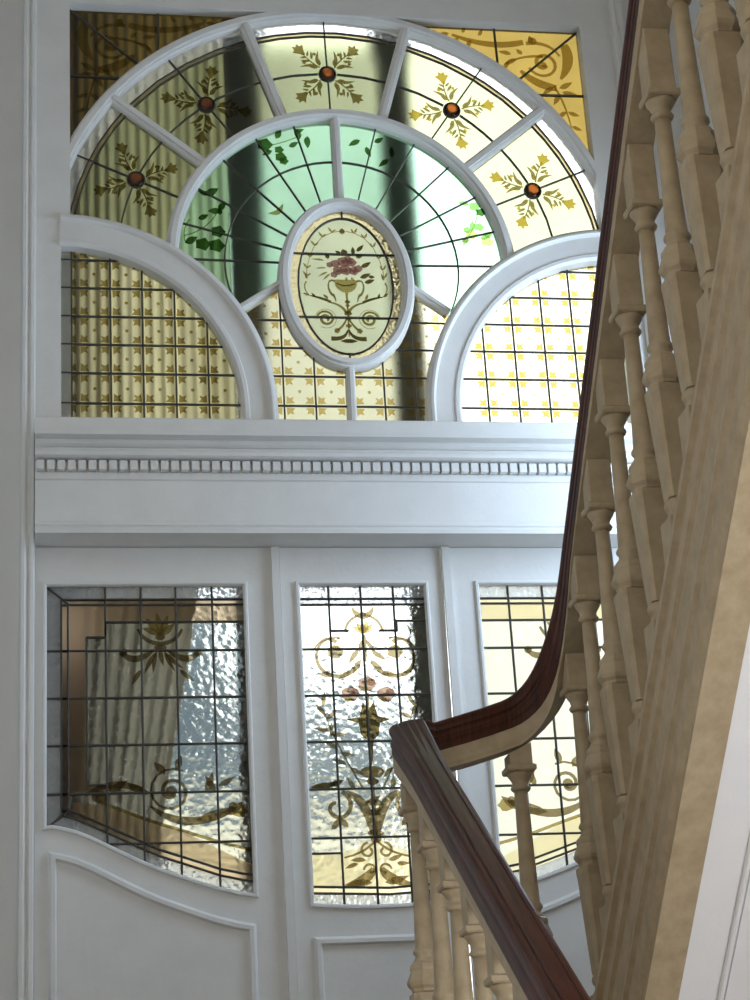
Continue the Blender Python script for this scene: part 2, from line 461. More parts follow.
# --- green fan in two halves
for sd in (-1, 1):
    p = arc(0, 0, .595, 90, math.degrees(math.atan2(QZ+.66*math.sin(math.radians(T2)), -QX+.66*math.cos(math.radians(T2)))) % 360, 24)
    p += qarc(-1, .66, T2, TD, 18) + oval(.218, .31, 180, 92, 20)
    poly = mirror(p, sd)
    mb = pane_mb(poly, M['green']); pt = Paint(mb, YP, poly)
    if sd < 0:
        for x, z, a, l, w in ((-.474, .264, 20, .055, .030), (-.46, .262, 150, .04, .02), (-.545, .165, 200, .055, .024), (-.500, .168, 15, .04, .022), (-.42, .198, 170, .045, .026), (-.43, .205, 40, .045, .024),
                              (-.425, .185, 80, .03, .02), (-.548, .072, 20, .05, .028)):
            pt(leaf(x, z, a, l, w), M['p_green'])
        for x, z, r in ((-.486, .068, .026), (-.438, .064, .027), (-.432, .119, .024), (-.256, .474, .027), (-.20, .425, .02), (-.205, .455, .016), (-.19, .41, .016)):
            pt(blob(x, z, r, r*.9, 15, .16, 5), M['p_green'])
        for x, z, a, l, w in ((-.215, .50, 60, .05, .024), (-.13, .50, 100, .05, .024), (-.10, .515, 260, .05, .024), (-.23, .45, 200, .04, .02), (-.17, .47, 20, .04, .02), (-.15, .53, 10, .04, .02)):
            pt(leaf(x, z, a, l, w), M['p_green'])
        for q in (((-.55, .10), (-.47, .12), (-.43, .20)), ((-.53, .165), (-.56, .12), (-.545, .07)), ((-.25, .47), (-.19, .48), (-.12, .52))):
            pt(ribbon(curve(*q), .004), M['p_lgreen'])
        pt([(-.255, .196), (-.235, .205), (-.222, .212), (-.205, .232), (-.198, .236), (-.203, .210), (-.214, .194), (-.226, .190), (-.238, .192)], M['p_brown'])   # small bird
    else:
        for x, z, r, m in ((.469, .134, .022, 'p_gold'), (.525, .108, .022, 'p_gold'), (.455, .152, .014, 'p_lgreen'), (.499, .165, .018, 'p_lgreen'), (.446, .112, .014, 'p_brown'), (.489, .248, .020, 'p_lgreen'), (.51, .225, .018, 'p_green'), (.53, .135, .015, 'p_lgreen')):
            pt(blob(x, z, r, r*.85, 15, .18, 5), M[m])
        for x, z, a, l, w in ((.47, .15, 70, .04, .02), (.50, .12, 10, .04, .018), (.455, .12, 230, .035, .018), (.47, .255, 160, .04, .02), (.09, .505, 200, .05, .022), (.11, .48, 280, .045, .02), (.14, .50, 20, .04, .02), (.19, .43, 210, .05, .02), (.20, .44, 80, .045, .02)):
            pt(leaf(x, z, a, l, w), M['p_lgreen' if x > .3 else 'p_green'])
        pt(ribbon(curve((.45, .115), (.49, .17), (.50, .23)), .004), M['p_lgreen'])
    pane = mb.build('fan_pane', fan)
    lp = [[(sd*-1*math.cos(math.radians(a))*-.2, math.sin(math.radians(a))*.2), (sd*math.cos(math.radians(a))*.6, math.sin(math.radians(a))*.6)] for a in (1, 15, 30, 45, 60, 75)]
    lp += [[(sd*x, z) for x, z in arc(0, 0, .412, -25, 90, 40)], poly+[poly[0]]]
    leads([q if i < 7 else q for i, q in enumerate(lp[:7])], poly, pane, .0052)

# --- straw coloured lights under the fan
def quarry_marks(pt, xs, zs, m1, m2, dot):
    for x in xs:
        for z in zs:
            for a in (45, 135, 225, 315):
                c, s = math.cos(math.radians(a)), math.sin(math.radians(a))
                q = [(x+c*.014, z+s*.014)]
                q = place([(.010, 0), (.032, -.019), (.033, -.006), (.046, 0), (.033, .006), (.032, .019)], x, z, a)
                pt(q, m1)
    for x in xs:
        for z in zs: pt(blob(x+.054, z+.053, .006, .006, 8), dot)
ZL = (-.006, -.112, -.219, -.324, -.430, -.540)
for sd in (-1, 1):
    p = qarc(-1, .66, TD, -3, 14)+[(.0, -.606)]+oval(.215, .309, 271, 180, 24)
    poly = mirror(p, sd)
    mb = pane_mb(poly, M['quarry']); pt = Paint(mb, YP, poly)
    quarry_marks(pt, [sd*.012, sd*.119, sd*.227, sd*.334], (-.106,)+ZL[2:], M['p_gold'], M['p_gold'], M['p_pale'])
    pane = mb.build('quarry_pane', fan)
    leads([[(-.5, z), (.5, z)] for z in ZL[2:]]+[[(sd*x, -.7), (sd*x, 0)] for x in (.119, .227)], poly, pane, .0052)

# --- oval medallion
mpoly = oval(.1665, .264, 0, 360, 60)[:-1]
mb = pane_mb(mpoly, M['medal'])
mb.sweep2(oval(.185, .282, 0, 360, 60)[:-1], [(-.0175, YP), (.0175, YP), (.0175, YP+.004), (-.0175, YP+.004)], M['gold'], closed=True)
pt = Paint(mb, YP, mpoly); K = .000637
def mp(x, y): return (OX+(x-352)*K, OZ-(y-490)*K)
def mstroke(pts, w0, w1=None, mat='p_spray', wm=None):
    q = curve(mp(*pts[0]), mp(*pts[1]), mp(*pts[2]), 10) if len(pts) == 3 else [mp(*a) for a in pts]
    pt(ribbon(q, w0*K, (w1 if w1 is not None else w0)*K, wm*K if wm else None), M[mat])
def mleaf(x, y, a, l, w, mat='p_spray', b=.15): q = mp(x, y); pt(leaf(q[0], q[1], a, l*K, w*K, b), M[mat])
def mblob(x, y, rx, ry, mat='p_spray', lob=.12): q = mp(x, y); pt(blob(q[0], q[1], rx*K, ry*K, 15, lob), M[mat])
# vase
pt([mp(*q) for q in ((288, 462), (300, 455), (400, 455), (414, 462), (412, 490), (400, 512), (380, 528), (362, 534), (362, 548), (346, 548), (346, 534), (325, 527), (303, 510), (292, 490))], M['p_brown'])
mstroke(((300, 478), (350, 505), (402, 478)), 8, 8, 'p_dark')
for s in (-1, 1):
    X = lambda x: 352+s*(x-352)
    mstroke(((X(292), 465), (X(262), 452), (X(256), 480)), 14, 6); mstroke(((X(256), 480), (X(250), 520), (X(275), 550)), 8, 14)
    mstroke(((X(275), 545), (X(290), 560), (X(292), 590)), 16, 5)
    mstroke(((X(346), 662), (X(335), 610), (X(250), 592)), 18, 8); mstroke(((X(265), 592), (X(215), 568), (X(150), 556)), 14, 5, 'p_dark', 14)
    mleaf(X(250), 575, 90-s*-35+90*0, 40, 16); mleaf(X(180), 566, 90+s*30, 34, 14, 'p_dark'); mleaf(X(150), 556, 90+s*60, 40, 16)
    mstroke(((X(140), 545), (X(112), 505), (X(135), 470)), 5, 10, 'p_brown')
    mleaf(X(115), 462, 0 if s < 0 else 180, 50, 20, 'p_brown'); mleaf(X(140), 455, 100, 36, 14)
    pr = [(X(138), 440), (X(142), 390), (X(160), 320), (X(190), 250), (X(235), 195), (X(290), 165), (X(335), 155)]
    mstroke(pr, 4, 4, 'p_brown')
    for i, (x, y) in enumerate(pr[:-1]):
        mleaf(x, y, 70-s*-20 if s < 0 else 110, 38, 13, 'p_brown' if i < 2 else 'p_brown', .2); mleaf(x, y, 130 if s < 0 else 50, 32, 12, 'p_brown', -.2)
    q = mp(X(232), 694); a0 = 0 if s < 0 else 180
    pt(ribbon(spiral(q[0], q[1], 50*K, 8*K, a0, -s*600), 11*K, 20*K), M['p_spray'])
    pt(ribbon(spiral(q[0], q[1], 58*K, 56*K, a0, -s*300), 3*K, 3*K), M['p_brown'])
    mstroke(((X(346), 690), (X(325), 745), (X(280), 770)), 10, 14); mblob(X(290), 765, 16, 16, 'p_brown')
    mstroke(((X(348), 760), (X(335), 820), (X(255), 812)), 8, 26, 'p_dark', 20); mleaf(X(330), 826, 180 if s < 0 else 0, 70, 24, 'p_dark', 0)
mstroke(((353, 548), (356, 660), (354, 800)), 12, 8)
for y, r in ((590, 13), (612, 10), (690, 16), (735, 14), (660, 18)): mblob(355, y, r*1.2, r*.8)
mleaf(348, 175, 90, 40, 34, 'p_brown', 0); mblob(348, 155, 14, 14)
for x, y, r in ((345, 345, 34), (300, 358, 26), (388, 348, 30), (425, 385, 24), (355, 395, 34), (312, 400, 28), (400, 400, 28), (372, 325, 20), (290, 425, 20), (268, 365, 18)): mblob(x, y, r, r*.9, 'p_rose', .1)
for x, y, r in ((345, 345, 14), (388, 348, 13), (355, 398, 15), (312, 402, 12), (402, 402, 12)): mblob(x, y, r, r*.9, 'p_rose', .2)
for x, y, a, l, w in ((400, 300, 80, 50, 24), (420, 278, 35, 60, 24), (355, 300, 95, 34, 40), (330, 300, 130, 34, 20), (262, 330, 100, 44, 26), (440, 375, 20, 66, 28), (432, 440, 15, 66, 28), (455, 470, 10, 62, 26), (480, 430, -20, 36, 20), (240, 340, 165, 70, 12), (250, 385, 175, 60, 10), (255, 410, 200, 60, 12), (270, 420, 215, 60, 12), (415, 312, 0, 40, 22), (360, 440, 250, 26, 16), (385, 440, 290, 26, 16)):
    mleaf(x, y, a, l, w, 'p_dark' if w > 18 else 'p_brown')
pane = mb.build('medallion_pane', fan)
leads([mpoly+[mpoly[0]], [(OX-.2, .042), (OX-.152, .042)], [(OX-.152, .042), (OX+.2, .042)], [(OX-.2, -.204), (OX+.2, -.204)], [(OX, .18), (OX, .21)], [(OX, -.34), (OX, -.372)]], oval(.203, .293, 0, 360, 60)[:-1], pane, .006)

# --- amber spandrels
for sd in (-1, 1):
    p = [(-.945, 1.012), (-.945, .30)]+[q for q in arc(0, 0, 1.02, 162.5, 84, 40) if q[0] > -.944 and q[1] < 1.008]
    p = [q for q in p]
    p = [(-.945, 1.012), (-.945, .375)]+[q for q in arc(0, 0, 1.02, 158.0, 97.5, 40)]+[(-.13, 1.012)]
    poly = mirror(p, sd)
    mb = pane_mb(poly, M['amber'], YP+.004); pt = Paint(mb, YP+.004, poly)
    X = lambda x: sd*x
    def st(a, b, c, w0, w1, wm=None, m='p_brown'): pt(ribbon([(X(x), z) for x, z in curve(a, b, c)], w0, w1, wm), M[m])
    st((.46, .975), (.60, .915), (.73, .955), .010, .022, .024); st((.74, .95), (.83, .965), (.865, .90), .016, .008)
    st((.885, .95), (.915, .88), (.86, .80), .030, .010, .040); st((.71, .83), (.76, .77), (.84, .76), .012, .026, .032)
    q = spiral(.80, .865, .060, .012, 200, 480)
    pt(ribbon([(X(x), z) for x, z in q], .010, .018), M['p_brown'])
    st((.66, .86), (.72, .90), (.80, .895), .006, .012); st((.83, .77), (.87, .70), (.885, .56), .010, .004)
    for x, z, a, l, w in ((.45, .98, 190, .05, .02), (.48, .965, 250, .045, .018), (.50, .985, 60, .03, .015), (.53, .955, 240, .04, .018), (.56, .975, 50, .035, .015), (.40, .99, 200, .05, .016), (.70, .88, 200, .06, .02), (.67, .87, 230, .05, .018), (.68, .90, 160, .05, .018),
                          (.72, .90, 120, .03, .018), (.83, .765, 210, .06, .02), (.85, .76, 20, .06, .022), (.86, .745, 340, .06, .022), (.85, .73, 230, .05, .02), (.87, .66, 210, .05, .018), (.875, .66, 330, .045, .018), (.88, .60, 215, .045, .016), (.884, .60, 325, .04, .016), (.885, .55, 300, .05, .016), (.76, .955, 90, .03, .02)):
        pt([(X(u), v) for u, v in leaf(x, z, a, l, w)], M['p_brown'])
    pt([(X(u), v) for u, v in blob(.765, .962, .018, .016)], M['p_brown']); pt([(X(u), v) for u, v in blob(.80, .86, .012, .012)], M['p_brown'])
    pane = mb.build('spandrel_pane', fan)
    leads([[(X(.623), 1.02), (X(.626), .78)], [(X(.945), 1.012), (X(.66), .755)], [(X(.70), .727), (X(.96), .731)]], poly, pane, .007, YP+.004)

# --- quarter-round lights (window_2, window_3)
for n, sd in ((2, -1), (3, 1)):
    w = empty('window_%d' % n, (sd*.7, 0, Z0-.6), 'quarter-round straw coloured leaded light at the lower %s of the fanlight' % ('left' if sd < 0 else 'right'), 'window', kind='structure')
    prof = [(-.06, .03), (-.06, -.030), (-.050, -.040), (-.038, -.040), (-.034, -.034), (.030, -.034), (.034, -.044), (.040, -.050), (.048, -.048), (.052, -.040), (.060, -.036), (.060, .03)]
    if sd > 0: prof = [(-a, b) for a, b in prof]
    # travel is clockwise on the left so the left-hand offset points outwards
    path = [(-QX-.0, QZ+.66)]+qarc(-1, .66, 90, 0, 40)[1:]+[(-QX+.66, -.62)]
    if sd > 0: path = [(-x, z) for x, z in path]
    mb = MB(); mb.sweep2(path, prof, M['white']); mb.build('curved_frame', w)
    p = [(-QX-.006, -.606)]+[(-QX+.605, -.606)]+qarc(-1, .605, 0, 90, 30)+[(-QX-.006, QZ+.605)]
    poly = mirror(p, sd)
    mb = pane_mb(poly, M['quarry'])
    pt = Paint(mb, YP, poly)
    quarry_marks(pt, [sd*x for x in (.480, .589, .698, .806, .914)], ZL, M['p_soft' if sd > 0 else 'p_brown'], None, M['p_pale'] if sd > 0 else M['p_brown'])
    pane = mb.build('quarry_pane', w)
    if sd < 0:
        mb = MB(); mb.box(-.982, -.936, YP-.003, YP-.0005, -.606, .022, M['clear']); mb.build('border_strip', w)
    leads([[(-1.1, z), (1.1, z)] for z in ZL]+[[(sd*x, -.7), (sd*x, .2)] for x in (.480, .589, .698, .806)]+([[(-.936, -.7), (-.936, .2)]] if sd < 0 else []), poly, pane, .0058)

# --- fixed frame around the fanlight, casings
mb = MB()
for sd in (-1, 1):
    a, b = sorted((sd*.972, sd*1.07)); mb.box(a, b, -.03, .03, -.62, 1.30, M['white'])
    a, b = sorted((sd*.940, sd*.972)); mb.box(a, b, -.03, .03, .145, 1.30, M['white'])
mb.box(-.94, .94, -.03, .03, 1.007, 1.30, M['white'])
mb.build('fanlight_frame', fan)
for sd, nm, lb in ((-1, 'trim_1', 'tall white moulded casing down the left side of the glazed screen'), (1, 'trim_2', 'tall white moulded casing down the right side of the glazed screen')):
    mb = MB()
    pr = [(1.055, .03), (1.055, -.060), (1.060, -.068), (1.070, -.070), (1.076, -.062), (1.080, -.064), (1.088, -.074), (1.098, -.074), (1.102, -.060), (1.102, .03)]
    n = len(pr); zb, zt = LAND-Z0, 1.30
    v = [(sd*x, y, zb) for x, y in pr]+[(sd*x, y, zt) for x, y in pr]
    mb.add(v, [list(range(n)), list(range(2*n-1, n-1, -1))]+[(i, (i+1) % n, n+(i+1) % n, n+i) for i in range(n)], M['white'])
    tag(mb.build(nm), lb, 'trim', kind='structure')

# ================================================================= TRANSOM CORNICE (trim_3)
tr = empty('trim_3', (0, -.1, Z0-1.05), 'white dentilled cornice beam running between the fanlight and the doors', 'cornice', kind='structure')
mb = MB()
mb.extrude_x([(.03, -.680), (-.150, -.681), (-.196, -.682), (-.200, -.686), (-.200, -.728), (-.196, -.740), (-.156, -.7415), (-.150, -.752), (-.140, -.761), (-.126, -.766), (-.150, -.767), (-.155, -.773), (-.152, -.778), (-.150, -.779), (-.150, -.792), (-.140, -.796),
              (-.100, -.797), (-.100, -.834), (-.106, -.836), (-.106, -.858), (-.100, -.862), (-.100, -1.000), (-.106, -1.006), (-.108, -1.016), (-.102, -1.020), (-.104, -1.026), (-.116, -1.034), (-.124, -1.036), (-.125, -1.050), (.03, -1.052)], -1.056, 1.056, M['white'])
mb.build('cornice_moulding', tr)
d0 = MB(); d0.box(-.0123, .0123, -.128, -.0995, -.8330, -.8020, M['white'])
dent = None
for i in range(64):
    x = -1.0395+.033*i
    if dent is None:
        dent = d0.build('dentil', tr); dent.location.x = x; o = dent
    else:
        o = dent.copy(); COL.objects.link(o); o.parent = tr; o.location = (x, 0, 0)

# ================================================================= GLAZED DOORS (door_1..3)
GT, GB = -1.178, -2.26
OG = [(-1.031, -1.966), (-1.005, -1.962), (-.978, -1.966), (-.93, -1.979), (-.885, -1.998), (-.848, -2.017), (-.79, -2.047), (-.73, -2.077), (-.67, -2.103), (-.618, -2.122), (-.555, -2.145), (-.499, -2.163), (-.44, -2.178), (-.388, -2.187)]
HZ = (-1.225, -1.246, -1.397, -1.552, -1.704, -1.857, -2.015)
def ogee_z(x):
    x = -abs(x)
    for (a, b), (c, d) in zip(OG[:-1], OG[1:]):
        if a <= x <= c: return b+(d-b)*(x-a)/(c-a)
    return OG[0][1] if x < OG[0][0] else OG[-1][1]
DB = LAND-Z0+.006
def bead(path, closed=True, w=.014, f=-.008, b=.012):
    mb = MB(); mb.sweep2(path, [(-w/2, b), (-w/2, f*.3), (-w*.3, f), (w*.15, f), (w/2, f*.2), (w/2, b)], M['white'], closed=closed); return mb

def side_leaf(sd, n):
    lab = ('left white glazed door leaf with dark hammered leaded glass and a curved lower edge' if sd < 0 else
           'right white glazed door leaf with cream leaded glass, seen behind the stair balusters')
    d = empty('door_%d' % n, (sd*.66, .02, LAND+.006), lab, 'door', kind='structure')
    MX = lambda pl: mirror(pl, sd)
    mb = MB(); y0, y1 = 0, .045
    gl, gr = -1.024, -.384
    mb.prism(MX([(-1.054, -1.054), (gl, -1.054), (gl, DB), (-1.054, DB)]), y0, y1, M['white'])
    mb.prism(MX([(gr, -1.054), (-.288, -1.054), (-.288, DB), (gr, DB)]), y0, y1, M['white'])
    mb.prism(MX([(gl, -1.054), (gr, -1.054), (gr, GT), (gl, GT)]), y0, y1, M['white'])
    og = [(x, z) for x, z in OG if gl < x < gr]
    og = [(gl, ogee_z(gl))]+og+[(gr, ogee_z(gr))]
    mb.prism(MX(og+[(gr, DB), (gl, DB)]), y0, y1, M['white'])
    mb.build('leaf_panel', d)
    # glazing bead
    path = og+[(gr, GT), (gl, GT)]
    bead(MX(path), True).build('glazing_bead', d)
    # raised moulding of the lower panel: follows the ogee
    lo = [(x, ogee_z(x)-.088-.012*(x+1.02)/.64) for x in [-1.000+.6*i/24 for i in range(25)]]
    pth = [(-1.000, DB+.12)]+lo+[(-.400, DB+.12)]
    bead(MX(pth), True, .026, -.012).build('panel_moulding', d)
    # astragal
    mb = MB(); ax = [(.0, 0)]; a, b = sorted((sd*.271, sd*.2965))
    mb.prism([(a, -1.056), (b, -1.056), (b, DB), (a, DB)], -.016, 0, M['white']); mb.build('astragal', d)
    poly = MX([(gl-.004, GT+.004)]+[(x, z-.004) for x, z in og]+[(gr+.004, GT+.004)])
    # the glass: field plus border strips and strapwork
    field = M['hammer'] if sd < 0 else M['cathed']
    inner = [(-.951, -1.240)]+[(-.951, ogee_z(-.951)+.062)]+[(x, z+.062) for x, z in og if x > -.95]+[(gr+.004, ogee_z(gr)+.062), (gr+.004, -1.240)]
    mb = pane_mb(MX(inner), field, YP+.006)
    yb = YP+.006
    def strip(pl, m): mb.prism(MX(pl), yb, yb+.004, M[m])
    bz = lambda x, k: ogee_z(x)+k
    strip([(gl-.004, GT+.004), (gr+.004, GT+.004), (gr+.004, -1.228), (-.972, -1.228)], 'hammerb')
    strip([(gl-.004, GT+.004), (-.972, -1.228), (-.972, bz(-.972, .05)), (gl-.004, bz(gl, -.004))], 'hammerb')
    xs = [-.972+(.972-.38)*i/16 for i in range(17)]
    strip([(gl-.004, bz(gl, -.004))]+[(x, bz(x, -.004)) for x in xs]+[(x, bz(x, .042)) for x in xs[::-1]], 'hammerb')
    strip([(-.972, -1.228), (gr+.004, -1.228), (gr+.004, -1.240), (-.951, -1.240)], 'tan' if sd > 0 else 'brownb')
    strip([(-.972, -1.228), (-.951, -1.240), (-.951, bz(-.951, .062)), (-.972, bz(-.972, .05))], 'brownb')
    strip([(x, bz(x, .042)) for x in xs]+[(x, bz(x, .062)) for x in xs[::-1]], 'tan' if sd > 0 else 'tanl')
    # strapwork stepped band
    def over(pl, m): mb.prism(MX(pl), yb-.0030, yb-.0008, M[m])
    over([(-.951, -1.246), (-.833, -1.246), (-.833, -1.352), (-.893, -1.352), (-.893, -1.83), (-.835, -1.83), (-.835, -1.85), (-.951, -1.85)], 'brownb')
    over([(-.833, -1.246), (gr+.002, -1.246), (gr+.002, -1.302), (-.833, -1.302)], 'brownb' if sd < 0 else 'tan')
    xs2 = [-.94+(.94-.386)*i/14 for i in range(15)]
    top = [(x, bz(x, .064+.055*math.sin(PI*max(0, min(1, (x+.94)/.56)))+.03)) for x in xs2]
    over([(x, bz(x, .064)) for x in xs2]+top[::-1], 'tan' if sd > 0 else 'tanl')
    pt = Paint(mb, yb-.003, MX(inner))
    def P(pl, m='p_door'): pt(MX(pl), M[m])
    cx = -.66
    for a, l in ((90, .075), (60, .07), (120, .07), (30, .06), (150, .06)): P(leaf(cx, -1.345, a, l, .024), 'p_brown')
    P(ribbon(arc(cx, -1.30, .075, 200, 340, 16), .008, .008, .014)); P(blob(cx, -1.352, .016, .012)); P(blob(cx, -1.388, .020, .010))
    for s in (-1, 1):
        P(ribbon(curve((cx+s*.02, -1.395), (cx+s*.09, -1.455), (cx+s*.128, -1.395)), .006, .006, .022)); P(blob(cx+s*.118, -1.405, .013, .013))
        P(leaf(cx+s*.01, -1.40, -90+s*38, .085, .016)); P(leaf(cx+s*.012, -1.40, -90+s*18, .075, .014)); P(leaf(cx+s*.06, -1.46, -90+s*40, .06, .016))
    P(leaf(cx, -1.39, -90, .06, .016))
    P(ribbon(spiral(-.635, -1.855, .075, .012, 60, 620), .006, .014)); P(blob(-.635, -1.855, .018, .018))
    P(ribbon(curve((-.90, -1.86), (-.80, -1.80), (-.71, -1.86)), .006, .012, .022)); P(blob(-.855, -1.868, .026, .020)); P(leaf(-.83, -1.85, 20, .07, .026)); P(leaf(-.77, -1.83, 330, .07, .026))
    P(ribbon(curve((-.70, -1.90), (-.60, -1.99), (-.44, -1.915)), .006, .010, .026)); P(leaf(-.56, -1.945, 8, .14, .034)); P(leaf(-.47, -1.93, 25, .07, .028)); P(blob(-.425, -1.92, .025, .020, 12, .15), 'p_brown')
    P(blob(-.445, -1.905, .014, .014)); P(leaf(-.53, -1.86, 60, .07, .024)); P(leaf(-.50, -1.86, 110, .06, .022)); P(leaf(-.49, -1.84, 20, .06, .02)); P(leaf(-.655, -1.80, 120, .05, .026)); P(leaf(-.62, -1.785, 60, .05, .024))
    P(ribbon([(x, bz(x, .13+.02*math.sin((x+.86)*5))) for x in [-.86+.47*i/12 for i in range(13)]], .010, .010), 'p_brown')
    pane = mb.build('pane', d)
    whole = MX([(gl, GT)]+[(x, z) for x, z in og]+[(gr, GT)])
    # bend the last verticals to the leaf's own edge
    L = [[(x, GT), (x, -2.3)] for x in (-.833, -.720, -.608, -.491)]+[[(-.972, z), (gr, z)] for z in HZ[2:]]
    L += [[(-.972, -1.226), (gr, -1.226)], [(-.972, -1.244), (gr, -1.244)], [(-.972, -1.228), (-.972, bz(-.972, .05))], [(-.951, -1.24), (-.951, bz(-.951, .062))], [(gl, GT), (-.951, -1.24)], [(gl, bz(gl, 0)), (-.951, bz(-.951, .062))]]
    L += [[(gl, z), (-.951, z)] for z in HZ[2:6]]
    L += [[(-.972, bz(-.972, .046))]+[(x, bz(x, .046)) for x in xs[1:]], [(x, bz(x, .066)) for x in xs]]
    L += [[(-.893, -1.352), (-.893, -1.83)], [(-.893, -1.352), (-.833, -1.352)], [(-.893, -1.83), (-.835, -1.83)], [(-.833, -1.302), (gr, -1.302)], [(-.833, -1.302), (-.833, -1.352)]]
    leads([mirror(q, sd) for q in L], whole, pane, .0066, yb-.002)
    return d
side_leaf(-1, 1); side_leaf(1, 3)

d = empty('door_2', (0, .02, LAND+.006), 'narrow white centre door leaf with leaded scrollwork glass behind the stair rail corner', 'door', kind='structure')
gl = .213
bot = [(x, -2.222-.010*(1-(x/gl)**2)) for x in [-gl+2*gl*i/12 for i in range(13)]]
mb = MB()
for sd in (-1, 1): mb.prism(mirror([(-.268, -1.054), (-gl, -1.054), (-gl, DB), (-.268, DB)], sd), 0, .045, M['white'])
mb.prism([(-gl, -1.054), (gl, -1.054), (gl, GT), (-gl, GT)], 0, .045, M['white'])
mb.prism(bot+[(gl, DB), (-gl, DB)], 0, .045, M['white'])
mb.build('leaf_panel', d)
bead(bot+[(gl, GT), (-gl, GT)]).build('glazing_bead', d)
bead([(-.200, DB+.12), (-.200, -2.332), (.200, -2.332), (.200, DB+.12)], True, .026, -.012).build('panel_moulding', d)
yb = YP+.006
poly = [(-gl-.004, GT+.004)]+[(x, z-.004) for x, z in bot]+[(gl+.004, GT+.004)]
mb = MB()
fld = [(-gl-.004, -1.244)]+[(-gl-.004, -2.165)]+[(x, z+.058) for x, z in bot[1:-1]]+[(gl+.004, -2.165), (gl+.004, -1.244)]
mb.prism(fld, yb, yb+.004, M['hammer'])
mb.prism([(-gl-.004, GT+.004), (-gl-.004, -1.244), (gl+.004, -1.244), (gl+.004, GT+.004)], yb, yb+.004, M['hammerb'])
mb.prism([(x, z-.004) for x, z in bot]+[(x, z+.040) for x, z in bot[::-1]], yb, yb+.004, M['hammerb'])
mb.prism([(x, z+.040) for x, z in bot]+[(x, z+.058) for x, z in bot[::-1]], yb, yb+.004, M['tan'])
mb.prism([(-gl, -2.060), (-.112, -2.060), (-.10, -2.06), (0, -2.02), (.10, -2.06), (.112, -2.060), (gl, -2.060), (gl, -2.16)]+[(x, z+.06) for x, z in bot[::-1]]+[(-gl, -2.16)], yb-.003, yb-.0008, M['tan'])
pt = Paint(mb, yb-.003, poly)
def P(pl, m='p_door'): pt(pl, M[m])
P(ribbon(arc(0, -1.252, .034, 185, 355, 10), .004, .004, .022)); P(blob(0, -1.280, .010, .008))
P(ribbon(arc(0, -1.345, .062, 5, 175, 16), .009, .009))
for a in (40, 65, 90, 115, 140): P(leaf(0, -1.345, a, .045, .018), 'p_brown')
P(ribbon(curve((0, -1.35), (.004, -1.39), (0, -1.44)), .010, .007))
for s in (-1, 1):
    P(ribbon([(s*x, z) for x, z in spiral(.095, -1.420, .072, .060, 215, 250)], .016, .006)); P(ribbon([(s*x, z) for x, z in spiral(.095, -1.42, .060, .060, 105, -10)], .008))
    P(ribbon([(s*x, z) for x, z in curve((.165, -1.395), (.13, -1.345), (.092, -1.375))], .005, .014)); P(blob(s*.098, -1.408, .026, .022, 12, .12)); P(blob(s*.098, -1.392, .014, .010), 'p_gold')
    P(leaf(s*.005, -1.365, 270+s*25, .05, .014)); P(leaf(s*.02, -1.40, 270+s*45, .06, .018)); P(leaf(s*.015, -1.435, 270+s*40, .055, .02)); P(leaf(s*.05, -1.475, 270+s*70, .05, .018)); P(leaf(s*.11, -1.49, 90-s*70, .05, .018))
    # spray of leaves either side of the pendant
    P(ribbon([(s*x, z) for x, z in curve((.145, -1.60), (.12, -1.70), (.03, -1.86))], .004, .006))
    for x, z, a in ((.14, -1.62, 60), (.14, -1.63, 150), (.13, -1.67, 20), (.125, -1.68, 190), (.105, -1.73, 40), (.10, -1.74, 200), (.08, -1.78, 30), (.07, -1.79, 215), (.125, -1.69, 100), (.15, -1.59, 110)):
        P(leaf(s*x, z, a if s > 0 else 180-a, .05, .015))
    P(leaf(s*.20, -1.850, 180 if s > 0 else 0, .095, .022), 'p_dark'); P(leaf(s*.14, -1.845, 170 if s > 0 else 10, .05, .02), 'p_dark')
    # acanthus scroll
    P(ribbon([(s*x, z) for x, z in curve((.005, -2.01), (.02, -1.89), (.085, -1.868))], .018, .010, .030)); P(ribbon([(s*x, z) for x, z in spiral(.118, -1.915, .052, .012, 110, -420 if False else 330)], .014, .012))
    P(leaf(s*.03, -1.91, 90-s*-70, .06, .022)); P(leaf(s*.02, -1.94, 90-s*-75, .055, .022)); P(leaf(s*.14, -1.985, 90+s*50, .05, .02)); P(leaf(s*.085, -1.98, 90+s*-40, .05, .02)); P(leaf(s*.06, -1.86, 90-s*20, .045, .018))
    P(ribbon([(s*x, z) for x, z in curve((.0, -2.02), (.03, -2.06), (.103, -2.075))], .008, .006))
    P(ribbon([(s*x, z) for x, z in spiral(.026, -2.055, .026, .008, 90, -330)], .008, .008)); P(leaf(s*.035, -2.085, 90-s*80, .05, .016)); P(leaf(s*.06, -2.095, 90-s*100, .045, .014))
    P(ribbon([(s*x, z) for x, z in curve((.012, -2.11), (.03, -2.15), (.105, -2.162))], .016, .008, .030)); P(ribbon([(s*x, z) for x, z in spiral(.022, -2.115, .022, .006, 0, 300)], .007, .007)); P(leaf(s*.02, -2.155, 90-s*85, .08, .024))
for x, z in ((0, -1.515), (-.056, -1.548), (.06, -1.550)):
    P(blob(x, z, .030, .024, 14, .1), 'p_bud'); P(blob(x+.014, z+.006, .015, .013), 'p_bud'); P(blob(x-.008, z-.016, .012, .010), 'p_brown')
P([(-.075, -1.632), (-.03, -1.625), (-.018, -1.575), (0, -1.60), (.018, -1.575), (.03, -1.625), (.075, -1.632), (.035, -1.645), (.028, -1.685), (.010, -1.70), (.006, -1.76), (0, -1.785), (-.006, -1.76), (-.010, -1.70), (-.028, -1.685), (-.035, -1.645)], 'p_dark')
